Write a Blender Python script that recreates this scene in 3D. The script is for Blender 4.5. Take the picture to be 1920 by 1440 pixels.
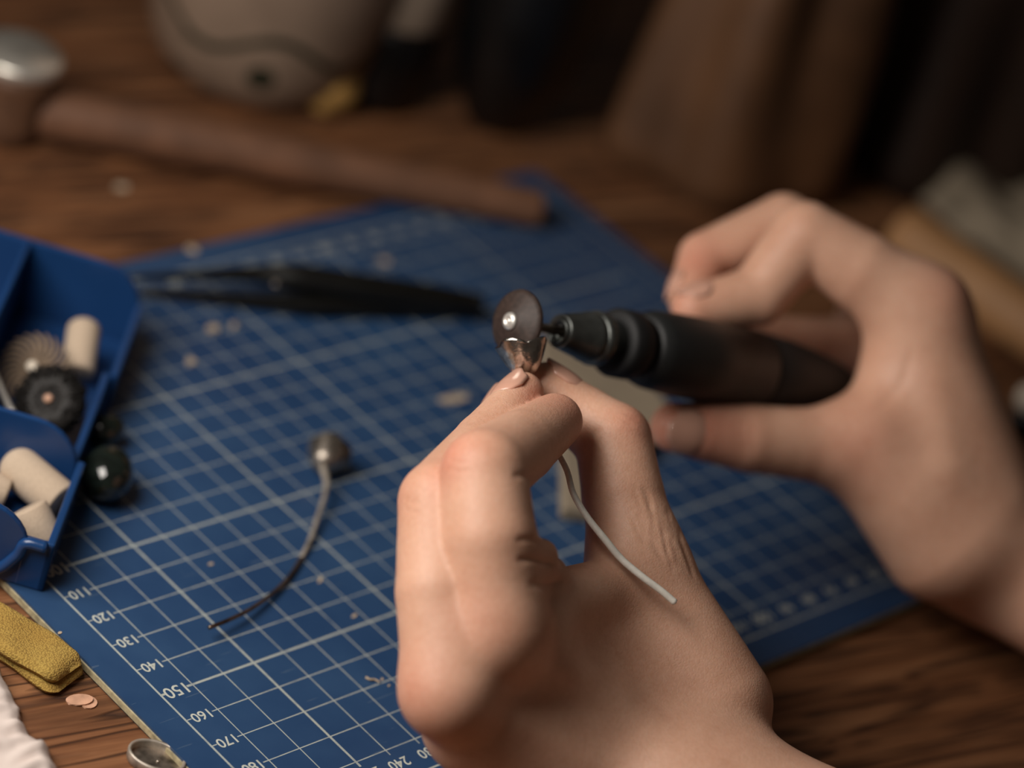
import bpy, bmesh, math, random
import numpy as np
from mathutils import Vector, Matrix

# ------------------------------------------------------------------ scene, camera, light
S = bpy.context.scene
COL = S.collection
for o in list(bpy.data.objects):
    bpy.data.objects.remove(o, do_unlink=True)
random.seed(7)
RNG = np.random.default_rng(5)

# camera solved from the 10 mm grid printed on the cutting mat (all lengths below in mm)
FPX = 5752.489
PITCH, ROLL, YAW = (math.radians(a) for a in (58.67977, 19.51826, -54.20790))
CAM = np.array([-441.678, -336.3115, 472.1929])
FOCUS = 742.0
APERTURE = 22.0          # mm, entrance pupil


def _rx(a): return np.array([[1, 0, 0], [0, math.cos(a), -math.sin(a)], [0, math.sin(a), math.cos(a)]])
def _rz(a): return np.array([[math.cos(a), -math.sin(a), 0], [math.sin(a), math.cos(a), 0], [0, 0, 1]])


CM = _rz(YAW) @ _rx(PITCH) @ _rz(ROLL)      # columns: right, up, back


def at(x, y, d):
    """A point of the place, seen at pixel (x, y) of the photograph, d mm in front of the lens."""
    return CAM + CM @ np.array([(x - 960) / FPX, -(y - 720) / FPX, -1.0]) * d


def onz(x, y, z=0.0):
    r = CM @ np.array([(x - 960) / FPX, -(y - 720) / FPX, -1.0])
    return CAM + r * ((z - CAM[2]) / r[2])


def cv(x, y, z):
    """Direction given as right, up, towards the photographer."""
    v = CM @ np.array([x, y, z], float)
    return v / np.linalg.norm(v)


cd = bpy.data.cameras.new('camera')
cam = bpy.data.objects.new('camera', cd)
COL.objects.link(cam)
mw = Matrix([[*CM[i], CAM[i] / 1000] for i in range(3)] + [[0, 0, 0, 1]])
cam.matrix_world = mw
cd.sensor_width = 36
cd.lens = 36 * FPX / 1920
cd.clip_start = 0.01
cd.dof.use_dof = True
cd.dof.focus_distance = FOCUS / 1000
cd.dof.aperture_fstop = cd.lens / APERTURE
S.camera = cam

world = bpy.data.worlds.new('room_light')
S.world = world
world.use_nodes = True
world.node_tree.nodes['Background'].inputs[0].default_value = (1.0, 0.84, 0.70, 1)
world.node_tree.nodes['Background'].inputs[1].default_value = 0.037


def area_light(name, loc, target, size, power, color):
    l = bpy.data.lights.new(name, 'AREA')
    l.shape = 'RECTANGLE'
    l.size, l.size_y = size
    l.energy = power
    l.color = color
    o = bpy.data.objects.new(name, l)
    COL.objects.link(o)
    o.location = Vector(loc) / 1000
    o.rotation_euler = (Vector(target) - Vector(loc)).to_track_quat('-Z', 'Y').to_euler()
    return o


area_light('close_key_lamp', (-195, 165, 300), (60, 55, 20), (0.24, 0.24), 2.15, (1.0, 0.93, 0.86))  # unseen area lamp added close above the desk so its light falls off quickly

S.view_settings.view_transform = 'Standard'
S.view_settings.look = 'None'
S.view_settings.gamma = 1.0
S.view_settings.exposure = -0.15
S.view_settings.use_curve_mapping = False


# ------------------------------------------------------------------ helpers
def srgb(r, g, b):
    def f(c):
        c /= 255
        return c / 12.92 if c <= 0.04045 else ((c + 0.055) / 1.055) ** 2.4
    return (f(r), f(g), f(b), 1)


class NT:
    def __init__(s, name):
        s.m = bpy.data.materials.new(name)
        s.m.use_nodes = True
        s.t = s.m.node_tree
        s.b = s.t.nodes['Principled BSDF']

    def n(s, typ, **kw):
        nd = s.t.nodes.new(typ)
        for k, v in kw.items():
            if k.startswith('i_'):
                key = k[2:]
                key = int(key) if key.isdigit() else key.replace('_', ' ')
                s.link(v, nd.inputs[key])
            else:
                setattr(nd, k, v)
        return nd

    def link(s, v, inp):
        if isinstance(v, bpy.types.NodeSocket):
            s.t.links.new(v, inp)
        elif isinstance(v, bpy.types.Node):
            s.t.links.new(v.outputs[0], inp)
        else:
            inp.default_value = v

    def math(s, op, a, b=None, c=None, clamp=False):
        nd = s.t.nodes.new('ShaderNodeMath')
        nd.operation = op
        nd.use_clamp = clamp
        s.link(a, nd.inputs[0])
        if b is not None:
            s.link(b, nd.inputs[1])
        if c is not None:
            s.link(c, nd.inputs[2])
        return nd.outputs[0]

    def mix(s, f, a, b, blend='MIX'):
        nd = s.t.nodes.new('ShaderNodeMix')
        nd.data_type = 'RGBA'
        nd.blend_type = blend
        s.link(f, nd.inputs[0])
        s.link(a, nd.inputs[6])
        s.link(b, nd.inputs[7])
        return nd.outputs[2]

    def ramp(s, f, stops):
        nd = s.t.nodes.new('ShaderNodeValToRGB')
        el = nd.color_ramp.elements
        while len(el) < len(stops):
            el.new(0.5)
        for e, (p, c) in zip(el, stops):
            e.position = p
            e.color = c if len(c) == 4 else (*c, 1)
        s.link(f, nd.inputs[0])
        return nd.outputs[0]

    def coord(s, scale=(1, 1, 1), rot=(0, 0, 0), kind='Object'):
        tc = s.t.nodes.new('ShaderNodeTexCoord')
        mp = s.t.nodes.new('ShaderNodeMapping')
        mp.inputs['Scale'].default_value = scale
        mp.inputs['Rotation'].default_value = rot
        s.t.links.new(tc.outputs[kind], mp.inputs[0])
        return mp.outputs[0]

    def noise(s, vec, scale, detail=4, rough=0.5, dist=0.0):
        nd = s.n('ShaderNodeTexNoise')
        s.link(vec, nd.inputs['Vector'])
        nd.inputs['Scale'].default_value = scale
        nd.inputs['Detail'].default_value = detail
        nd.inputs['Roughness'].default_value = rough
        nd.inputs['Distortion'].default_value = dist
        return nd.outputs[0]

    def bump(s, h, strength, dist):
        nd = s.n('ShaderNodeBump')
        nd.inputs['Strength'].default_value = strength
        nd.inputs['Distance'].default_value = dist
        s.link(h, nd.inputs['Height'])
        s.t.links.new(nd.outputs[0], s.b.inputs['Normal'])

    def set(s, **kw):
        for k, v in kw.items():
            s.link(v, s.b.inputs[k.replace('_', ' ')])
        return s


def simple(name, col, rough=0.5, metal=0.0, var=0.15, nscale=300, bump=0.0, bdist=0.0003, **kw):
    m = NT(name)
    v = m.coord()
    nz = m.noise(v, nscale, 4)
    dark = tuple(c * (1 - var * 1.6) for c in col[:3]) + (1,)
    lite = tuple(min(1, c * (1 + var)) for c in col[:3]) + (1,)
    m.set(Base_Color=m.ramp(nz, [(0.3, dark), (0.7, lite)]), Roughness=rough, Metallic=metal, **kw)
    if bump:
        m.bump(nz, bump, bdist)
    return m.m


def mesh_obj(name, verts, faces, mat, parent=None, smooth=True, loc=None):
    """verts in mm, world or relative to loc (mm)."""
    me = bpy.data.meshes.new(name)
    v = np.asarray(verts, float) / 1000
    me.from_pydata([tuple(p) for p in v], [], [tuple(int(i) for i in f) for f in faces])
    me.update()
    if smooth:
        me.polygons.foreach_set('use_smooth', [True] * len(me.polygons))
    o = bpy.data.objects.new(name, me)
    COL.objects.link(o)
    if mat:
        me.materials.append(mat)
    if loc is not None:
        o.location = Vector(loc) / 1000
    if parent is not None:
        o.parent = parent
        if loc is None:
            o.matrix_parent_inverse = Matrix.Translation(-parent.location)
    return o


def rebase(o):
    """Put a top-level mesh's origin at the foot of its shape."""
    me = o.data
    n = len(me.vertices)
    a = np.empty(n * 3)
    me.vertices.foreach_get('co', a)
    a = a.reshape(-1, 3)
    c = np.array([(a[:, 0].min() + a[:, 0].max()) / 2, (a[:, 1].min() + a[:, 1].max()) / 2, a[:, 2].min()])
    me.vertices.foreach_set('co', (a - c).ravel())
    me.update()
    o.location = Vector(o.location) + Vector(c)
    return o


def bm_obj(name, bm, mat, parent=None, smooth=True):
    me = bpy.data.meshes.new(name)
    bmesh.ops.recalc_face_normals(bm, faces=bm.faces)
    bm.to_mesh(me)
    bm.free()
    if smooth:
        me.polygons.foreach_set('use_smooth', [True] * len(me.polygons))
    o = bpy.data.objects.new(name, me)
    COL.objects.link(o)
    me.materials.append(mat)
    if parent is not None:
        o.parent = parent
        o.matrix_parent_inverse = Matrix.Translation(-parent.location)
    return o


def tag(o, label, cat, group=None, kind=None):
    o['label'] = label
    o['category'] = cat
    if group:
        o['group'] = group
    if kind:
        o['kind'] = kind
    return o


def thing(name, loc, label, cat, group=None):
    o = bpy.data.objects.new(name, None)
    o.empty_display_size = 0.01
    COL.objects.link(o)
    o.location = Vector(loc) / 1000
    return tag(o, label, cat, group)


def frame_from(axis, hint=(0, 0, 1)):
    a = np.asarray(axis, float)
    a = a / np.linalg.norm(a)
    h = np.asarray(hint, float)
    if abs(a @ (h / np.linalg.norm(h))) > 0.97:
        h = np.array([1.0, 0, 0])
    x = h - a * (a @ h)
    x /= np.linalg.norm(x)
    y = np.cross(a, x)
    return x, y, a


def lathe(profile, base, axis, seg=40, hint=(0, 0, 1)):
    """profile = [(r, h)...] revolved about base + h*axis -> verts, faces (mm)."""
    x, y, a = frame_from(axis, hint)
    base = np.asarray(base, float)
    V, F = [], []
    rings = []
    for r, h in profile:
        if r < 1e-6:
            rings.append([len(V)])
            V.append(base + a * h)
        else:
            rings.append(list(range(len(V), len(V) + seg)))
            for k in range(seg):
                t = 2 * math.pi * k / seg
                V.append(base + a * h + (x * math.cos(t) + y * math.sin(t)) * r)
    for A, B in zip(rings, rings[1:]):
        for k in range(seg):
            k2 = (k + 1) % seg
            if len(A) == 1 and len(B) == 1:
                continue
            if len(A) == 1:
                F.append((A[0], B[k2], B[k]))
            elif len(B) == 1:
                F.append((A[k], A[k2], B[0]))
            else:
                F.append((A[k], A[k2], B[k2], B[k]))
    return V, F


def smooth_path(pts, n=12):
    P = [np.asarray(p, float) for p in pts]
    P = [2 * P[0] - P[1]] + P + [2 * P[-1] - P[-2]]
    out = []
    for i in range(1, len(P) - 2):
        for k in range(n):
            t = k / n
            out.append(0.5 * (2 * P[i] + (P[i + 1] - P[i - 1]) * t + (2 * P[i - 1] - 5 * P[i] + 4 * P[i + 1] - P[i + 2]) * t * t
                              + (-P[i - 1] + 3 * P[i] - 3 * P[i + 1] + P[i + 2]) * t ** 3))
    out.append(P[-2])
    return out


def tube(path, radius, seg=14, flat=None):
    """radius: number or list per point; flat=(w,h) factors. Closed ends."""
    P = np.asarray(path, float)
    n = len(P)
    R = np.full(n, radius) if np.isscalar(radius) else np.interp(np.linspace(0, 1, n), np.linspace(0, 1, len(radius)), radius)
    T = np.gradient(P, axis=0)
    T /= np.linalg.norm(T, axis=1)[:, None]
    x, y, _ = frame_from(T[0])
    V, F = [], []
    fw, fh = flat or (1, 1)
    for i in range(n):
        x = x - T[i] * (x @ T[i])
        x /= np.linalg.norm(x)
        y = np.cross(T[i], x)
        for k in range(seg):
            t = 2 * math.pi * k / seg
            V.append(P[i] + (x * math.cos(t) * fh + y * math.sin(t) * fw) * R[i])
    for i in range(n - 1):
        for k in range(seg):
            k2 = (k + 1) % seg
            F.append((i * seg + k, i * seg + k2, (i + 1) * seg + k2, (i + 1) * seg + k))
    V.append(P[0] - T[0] * R[0] * 0.35)
    V.append(P[-1] + T[-1] * R[-1] * 0.35)
    for k in range(seg):
        k2 = (k + 1) % seg
        F.append((len(V) - 2, k2, k))
        F.append((len(V) - 1, (n - 1) * seg + k, (n - 1) * seg + k2))
    return V, F


def join(*vf):
    V, F = [], []
    for v, f in vf:
        o = len(V)
        V += list(v)
        F += [tuple(i + o for i in q) for q in f]
    return V, F


def box(c, x, y, z, hx, hy, hz):
    """box centred c with unit axes and half sizes"""
    V = []
    for sx in (-1, 1):
        for sy in (-1, 1):
            for sz in (-1, 1):
                V.append(np.asarray(c) + np.asarray(x) * sx * hx + np.asarray(y) * sy * hy + np.asarray(z) * sz * hz)
    F = [(0, 1, 3, 2), (4, 6, 7, 5), (0, 4, 5, 1), (2, 3, 7, 6), (0, 2, 6, 4), (1, 5, 7, 3)]
    return V, F


def bevel_mod(o, w=0.4, seg=2):
    b = o.modifiers.new('bevel', 'BEVEL')
    b.width = w / 1000
    b.segments = seg
    b.limit_method = 'ANGLE'
    b.angle_limit = math.radians(35)
    return o


# ------------------------------------------------------------------ implicit surfaces for hands
class Field:
    def __init__(s, lo, hi, h):
        s.lo, s.h = np.asarray(lo, float), h
        s.n = np.ceil((np.asarray(hi) - s.lo) / h).astype(int) + 1

    def blank(s):
        return np.full(s.n, 40.0, np.float32)

    def seg(s, F, a, ra, b, rb, k=0.0, margin=16.0, sub=False, squash=None):
        """smooth-union (or subtract) a tapered capsule into F; squash=(direction, factor) flattens it"""
        a, b = np.asarray(a, float), np.asarray(b, float)
        R = max(ra, rb) + margin
        i0 = np.maximum(np.floor((np.minimum(a, b) - R - s.lo) / s.h).astype(int), 0)
        i1 = np.minimum(np.ceil((np.maximum(a, b) + R - s.lo) / s.h).astype(int) + 1, s.n)
        if np.any(i1 <= i0):
            return
        gx, gy, gz = [(s.lo[j] + s.h * np.arange(i0[j], i1[j])).astype(np.float32) for j in range(3)]
        X, Y, Z = gx[:, None, None] - a[0], gy[None, :, None] - a[1], gz[None, None, :] - a[2]
        d = b - a
        L2 = max(d @ d, 1e-6)
        t = np.clip((X * d[0] + Y * d[1] + Z * d[2]) / L2, 0, 1)
        ux, uy, uz = X - t * d[0], Y - t * d[1], Z - t * d[2]
        q = ux * ux + uy * uy + uz * uz
        if squash is not None:
            n, f = squash
            w = ux * n[0] + uy * n[1] + uz * n[2]
            q = q + w * w * (1 / (f * f) - 1)
        D = np.sqrt(q) - (ra + (rb - ra) * t)
        sl = tuple(slice(i0[j], i1[j]) for j in range(3))
        C = F[sl]
        if sub:
            D = -D
            if k > 0:
                hh = np.maximum(k - np.abs(C - D), 0) / k
                F[sl] = np.maximum(C, D) + hh * hh * k / 4
            else:
                F[sl] = np.maximum(C, D)
        elif k > 0:
            hh = np.maximum(k - np.abs(C - D), 0) / k
            F[sl] = np.minimum(C, D) - hh * hh * k / 4
        else:
            F[sl] = np.minimum(C, D)

    @staticmethod
    def smin(A, B, k):
        if k <= 0:
            return np.minimum(A, B)
        hh = np.maximum(k - np.abs(A - B), 0) / k
        return np.minimum(A, B) - hh * hh * k / 4

    def mesh(s, F):
        """naive surface nets"""
        inside = F < 0
        nx, ny, nz = s.n
        cnt = np.zeros((nx - 1, ny - 1, nz - 1), np.uint8)
        for dx in (0, 1):
            for dy in (0, 1):
                for dz in (0, 1):
                    cnt += inside[dx:nx - 1 + dx, dy:ny - 1 + dy, dz:nz - 1 + dz]
        act = np.argwhere((cnt > 0) & (cnt < 8))
        idx = np.full(cnt.shape, -1, np.int64)
        idx[act[:, 0], act[:, 1], act[:, 2]] = np.arange(len(act))
        acc = np.zeros((len(act), 3))
        num = np.zeros(len(act))
        cor = [(0, 0, 0), (1, 0, 0), (0, 1, 0), (1, 1, 0), (0, 0, 1), (1, 0, 1), (0, 1, 1), (1, 1, 1)]
        val = [F[act[:, 0] + c[0], act[:, 1] + c[1], act[:, 2] + c[2]] for c in cor]
        for i in range(8):
            for j in range(i + 1, 8):
                if sum(abs(cor[i][q] - cor[j][q]) for q in range(3)) != 1:
                    continue
                vi, vj = val[i], val[j]
                m = (vi < 0) != (vj < 0)
                t = vi[m] / (vi[m] - vj[m])
                acc[m] += np.asarray(cor[i]) + t[:, None] * (np.asarray(cor[j]) - np.asarray(cor[i]))
                num[m] += 1
        V = s.lo + s.h * (act + acc / num[:, None])
        quads = []
        for ax in range(3):
            A = np.moveaxis(inside, ax, 0)
            ch = np.moveaxis(A[:-1] != A[1:], 0, ax)
            e = np.argwhere(ch)
            u, w = [q for q in range(3) if q != ax]
            e = e[(e[:, u] > 0) & (e[:, w] > 0) & (e[:, u] < s.n[u] - 1) & (e[:, w] < s.n[w] - 1)]
            du, dw = np.eye(3, dtype=int)[u], np.eye(3, dtype=int)[w]
            q = np.stack([idx[tuple((e - du - dw).T)], idx[tuple((e - dw).T)], idx[tuple(e.T)], idx[tuple((e - du).T)]], 1)
            flip = inside[tuple(e.T)]
            if ax == 1:
                flip = ~flip
            q[~flip] = q[~flip][:, ::-1]
            quads.append(q)
        Q = np.concatenate(quads)
        Q = Q[(Q >= 0).all(1)]
        return V, Q


def relax(V, Q, it=2, lam=0.5):
    E = np.concatenate([Q[:, [0, 1]], Q[:, [1, 2]], Q[:, [2, 3]], Q[:, [3, 0]]])
    for _ in range(it):
        acc = np.zeros_like(V)
        n = np.zeros(len(V))
        np.add.at(acc, E[:, 0], V[E[:, 1]])
        np.add.at(acc, E[:, 1], V[E[:, 0]])
        np.add.at(n, E[:, 0], 1)
        np.add.at(n, E[:, 1], 1)
        V = V + lam * (acc / np.maximum(n, 1)[:, None] - V)
    return V


# ------------------------------------------------------------------ materials
def mat_wood():
    m = NT('desk_wood')
    g = math.radians(11.5)
    v = m.coord((1, 1, 1), (0, 0, g))
    st = m.n('ShaderNodeVectorMath', operation='MULTIPLY')
    m.link(v, st.inputs[0]); st.inputs[1].default_value = (9, 110, 40)
    st2 = m.n('ShaderNodeVectorMath', operation='MULTIPLY')
    m.link(v, st2.inputs[0]); st2.inputs[1].default_value = (14, 260, 60)
    big = m.noise(st, 1.0, 5, 0.55, 0.4)
    fine = m.noise(st2, 2.2, 5, 0.6, 0.2)
    base = m.ramp(big, [(0.25, srgb(90, 57, 34)), (0.5, srgb(134, 89, 57)), (0.78, srgb(168, 121, 84))])
    fc = m.ramp(fine, [(0.3, (0.62, 0.55, 0.5, 1)), (0.62, (1, 1, 1, 1))])
    col = m.mix(1.0, base, fc, 'MULTIPLY')
    # open cracks along the grain
    st3 = m.n('ShaderNodeVectorMath', operation='MULTIPLY')
    m.link(v, st3.inputs[0]); st3.inputs[1].default_value = (11, 190, 30)
    cr = m.noise(st3, 1.15, 2, 0.45, 0.25)
    d = m.math('ABSOLUTE', m.math('SUBTRACT', cr, 0.5))
    st4 = m.n('ShaderNodeVectorMath', operation='MULTIPLY')
    m.link(v, st4.inputs[0]); st4.inputs[1].default_value = (28, 60, 30)
    gate = m.noise(st4, 1.0, 2)
    w = m.math('MULTIPLY', m.math('SUBTRACT', gate, 0.32, clamp=True), 0.34)
    crack = m.math('LESS_THAN', d, w)
    soft = m.math('SUBTRACT', 1.0, m.math('DIVIDE', d, m.math('ADD', w, 0.0005)), clamp=True)
    col = m.mix(m.math('MULTIPLY', soft, 0.85), col, srgb(38, 18, 10))
    m.set(Base_Color=col, Roughness=0.55)
    hgt = m.math('SUBTRACT', m.math('MULTIPLY', fine, 0.25), soft)
    m.bump(hgt, 0.7, 0.0006)
    return m.m


def mat_mat():
    """Blue mat with its printed 10 mm grid; object x = 0..280, y = 0..200 mm."""
    m = NT('blue_cutting_mat_print')
    tc = m.n('ShaderNodeTexCoord')
    sep = m.n('ShaderNodeSeparateXYZ')
    m.link(tc.outputs['Object'], sep.inputs[0])
    x = m.math('MULTIPLY', sep.outputs[0], 1000.0)
    y = m.math('MULTIPLY', sep.outputs[1], 1000.0)
    u = m.math('SUBTRACT', 280.0, x)
    w = m.math('SUBTRACT', 200.0, y)

    def lines(c, period, hw):
        f = m.math('ABSOLUTE', m.math('SUBTRACT', m.math('FRACT', m.math('ADD', m.math('DIVIDE', c, period), 0.5)), 0.5))
        return m.math('LESS_THAN', m.math('MULTIPLY', f, period), hw)

    def rng(c, a, b):
        return m.math('MULTIPLY', m.math('GREATER_THAN', c, a), m.math('LESS_THAN', c, b))

    def mx(*a):
        r = a[0]
        for q in a[1:]:
            r = m.math('MAXIMUM', r, q)
        return r
    lu = mx(lines(u, 10, 0.16), lines(u, 50, 0.34))
    lv = mx(lines(w, 10, 0.16), lines(w, 50, 0.34))
    ui, wi = rng(u, 9.8, 270.2), rng(w, 9.8, 190.2)
    grid = m.math('MULTIPLY', m.math('MULTIPLY', ui, wi), mx(lu, lv))
    # ticks beside the numbers and the outer frame
    tv = m.math('MULTIPLY', m.math('MULTIPLY', lv, wi), mx(rng(u, 0, 1.7), rng(u, 8.2, 10), rng(u, 270, 271.8), rng(u, 278.3, 280)))
    tu = m.math('MULTIPLY', m.math('MULTIPLY', lu, ui), mx(rng(w, 0, 1.7), rng(w, 8.2, 10), rng(w, 190, 191.8), rng(w, 198.3, 200)))
    ru, rw = rng(u, -0.3, 280.3), rng(w, -0.3, 200.3)
    fr = m.math('MULTIPLY', m.math('MULTIPLY', ru, rw), mx(
        m.math('LESS_THAN', m.math('ABSOLUTE', u), 0.28), m.math('GREATER_THAN', u, 279.72),
        m.math('LESS_THAN', m.math('ABSOLUTE', w), 0.28), m.math('GREATER_THAN', w, 199.72)))
    mask = mx(grid, tv, tu, fr)
    v = m.coord()
    wear = m.noise(v, 260, 4, 0.6)
    smear = m.noise(v, 22, 4, 0.6)
    mask = m.math('MULTIPLY', mask, m.ramp(wear, [(0.25, (0.45,) * 3), (0.5, (0.9,) * 3)]))
    blue = m.ramp(smear, [(0.3, srgb(34, 62, 100)), (0.7, srgb(46, 77, 114))])
    scr = m.noise(m.coord((60, 900, 1), (0, 0, 0.7)), 1.0, 3)
    blue = m.mix(m.math('MULTIPLY', m.math('GREATER_THAN', scr, 0.7), 0.12), blue, srgb(150, 165, 170))
    m.set(Base_Color=m.mix(mask, blue, srgb(180, 186, 178)),
          Roughness=m.ramp(smear, [(0.3, (0.36,) * 3), (0.7, (0.5,) * 3)]))
    m.b.inputs['Specular IOR Level'].default_value = 0.45
    m.bump(m.noise(v, 1500, 2), 0.12, 0.0001)
    return m.m


def mat_skin(name, tint=(1, 1, 1)):
    m = NT(name)
    v = m.coord()
    at_ = m.n('ShaderNodeAttribute', attribute_name='flush')
    mott = m.noise(v, 60, 4, 0.6)
    fine = m.noise(v, 900, 3, 0.6)
    a = m.ramp(mott, [(0.32, tuple(c * t for c, t in zip(srgb(212, 160, 132), tint)) + (1,)),
                      (0.68, tuple(c * t for c, t in zip(srgb(228, 180, 152), tint)) + (1,))])
    a = m.mix(m.math('MULTIPLY', at_.outputs['Fac'], 0.75), a, srgb(206, 118, 94))
    a = m.mix(0.12, a, m.ramp(fine, [(0.3, (0.3, 0.14, 0.09, 1)), (0.7, (0.8, 0.6, 0.5, 1))]))
    m.set(Base_Color=a, Roughness=0.48)
    m.b.inputs['Subsurface Weight'].default_value = 0.22
    m.b.inputs['Subsurface Radius'].default_value = (1.0, 0.38, 0.2)
    m.b.inputs['Subsurface Scale'].default_value = 0.0035
    m.b.inputs['Specular IOR Level'].default_value = 0.38
    vo = m.n('ShaderNodeTexVoronoi')
    vo.feature = 'DISTANCE_TO_EDGE'
    m.link(v, vo.inputs['Vector'])
    vo.inputs['Scale'].default_value = 1100
    h = m.math('ADD', m.math('MULTIPLY', m.math('MINIMUM', vo.outputs[0], 0.25), 1.2), m.math('MULTIPLY', fine, 0.5))
    m.bump(h, 0.30, 0.00035)
    return m.m


M = {}
M['wood'] = mat_wood()
M['mat'] = mat_mat()
M['floor'] = simple('dark_floor', srgb(70, 60, 52), 0.7, var=0.15, nscale=6)
M['skin'] = mat_skin('skin')
M['nail'] = simple('fingernail', srgb(214, 164, 142), 0.28, var=0.06, nscale=120, Coat_Weight=0.3)
M['print'] = simple('mat_print_ink', srgb(196, 200, 190), 0.5, var=0.1, nscale=600)
M['core'] = simple('mat_core', srgb(176, 164, 130), 0.8, var=0.25, nscale=500)
M['mat_plain'] = simple('mat_back_layer', srgb(60, 88, 100), 0.6, var=0.15)
M['silver'] = simple('worked_silver', (0.58, 0.54, 0.49, 1), 0.24, 1.0, var=0.3, nscale=260, bump=0.5, bdist=0.0008)
M['silver_wire'] = simple('silver_wire', (0.90, 0.86, 0.77, 1), 0.4, 0.0, var=0.06, nscale=900, bump=0.2, bdist=0.0001)
M['dull_silver'] = simple('oxidised_silver', (0.46, 0.40, 0.34, 1), 0.42, 1.0, var=0.45, nscale=300, bump=0.3, bdist=0.0002)
M['grey_wire'] = simple('greyed_silver_wire', (0.50, 0.44, 0.37, 1), 0.4, 0.5, var=0.25, nscale=300)
M['brown_wire'] = simple('heat_browned_wire', (0.34, 0.26, 0.2, 1), 0.38, 1.0, var=0.4, nscale=200)
M['gun'] = simple('gunmetal_steel', (0.17, 0.18, 0.17, 1), 0.33, 0.85, var=0.15)
M['tool_body'] = simple('charcoal_plastic', srgb(32, 33, 33), 0.5, var=0.12, nscale=900, bump=0.1, bdist=0.0001)
M['tool_grip'] = simple('black_rubber', srgb(16, 16, 17), 0.65, var=0.15)
M['steel'] = simple('polished_steel', (0.86, 0.82, 0.76, 1), 0.38, 0.7, var=0.1)
M['rubber_disc'] = simple('brown_rubber', srgb(58, 44, 38), 0.6, var=0.25, nscale=700, bump=0.3, bdist=0.0002)
M['blue_plastic'] = simple('blue_moulded_plastic', srgb(27, 62, 110), 0.26, var=0.06, nscale=40)
M['felt'] = simple('beige_felt', srgb(190, 170, 148), 0.95, var=0.06, nscale=1400, bump=0.35, bdist=0.0003)
M['bristle'] = simple('grey_brown_bristle', srgb(120, 102, 84), 0.7, var=0.2, nscale=500)
M['black_bristle'] = simple('black_bristle', srgb(30, 27, 25), 0.6, var=0.4, nscale=800, bump=0.9, bdist=0.0008)
M['black_metal'] = simple('black_oxide_steel', srgb(22, 22, 20), 0.42, 0.3, var=0.15)
M['handle'] = simple('brown_handle_wood', srgb(116, 80, 58), 0.6, var=0.2, nscale=60, bump=0.2)
M['hammer_metal'] = simple('worn_bright_metal', (0.8, 0.76, 0.68, 1), 0.35, 0.8, var=0.25, nscale=90)
M['hammer_side'] = simple('brown_hide', srgb(96, 66, 46), 0.6, var=0.2)
M['black_glass'] = simple('black_gloss', srgb(10, 10, 11), 0.35, var=0.1)
M['grey_cap'] = simple('taupe_cap', srgb(150, 134, 118), 0.6, var=0.08)
M['yellow'] = simple('ochre_sponge', srgb(176, 136, 74), 0.9, var=0.25, nscale=150, bump=0.5)
M['leather'] = simple('brown_leather', srgb(106, 72, 46), 0.6, var=0.3, nscale=16, bump=0.3, bdist=0.002)
M['dark_leather'] = simple('dark_brown_leather', srgb(52, 34, 24), 0.65, var=0.3, nscale=16, bump=0.3, bdist=0.002)
M['tan_wood'] = simple('tan_wood', srgb(168, 124, 82), 0.6, var=0.12, nscale=40)
M['greige'] = simple('grey_beige_cloth', srgb(150, 136, 116), 0.9, var=0.1, nscale=60, bump=0.3)
M['ivory'] = simple('ivory_knob', srgb(226, 214, 196), 0.4, var=0.05)
M['tissue'] = simple('white_tissue', srgb(214, 200, 192), 0.95, var=0.07, nscale=140, bump=0.35, bdist=0.0006)
M['petal'] = simple('translucent_pink_flake', srgb(206, 160, 132), 0.5, var=0.2, nscale=250)
M['scrap'] = simple('pale_scrap', srgb(196, 176, 150), 0.8, var=0.2, nscale=400)
M['sleeve'] = simple('dark_sleeve', srgb(34, 32, 34), 0.9, var=0.15)


def mat_yellow_knit():
    m = NT('yellow_knit')
    v = m.coord()
    w = m.n('ShaderNodeTexVoronoi')
    m.link(v, w.inputs['Vector'])
    w.inputs['Scale'].default_value = 2000
    nz = m.noise(v, 90, 4)
    m.set(Base_Color=m.mix(m.math('MULTIPLY', w.outputs['Distance'], 0.75), m.ramp(nz, [(0.3, srgb(176, 138, 62)), (0.7, srgb(194, 164, 84))]), srgb(112, 80, 30)),
          Roughness=0.95)
    m.bump(m.math('SUBTRACT', 1.0, w.outputs['Distance']), 0.6, 0.0005)
    return m.m


def mat_stone():
    m = NT('polished_dark_stone')
    v = m.coord()
    nz = m.noise(v, 70, 5, 0.6, 1.2)
    m.set(Base_Color=m.ramp(nz, [(0.3, srgb(12, 12, 11)), (0.48, srgb(24, 32, 28)), (0.6, srgb(30, 28, 18)), (0.72, srgb(104, 60, 26))]),
          Roughness=0.12, Coat_Weight=0.6)
    return m.m


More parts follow.
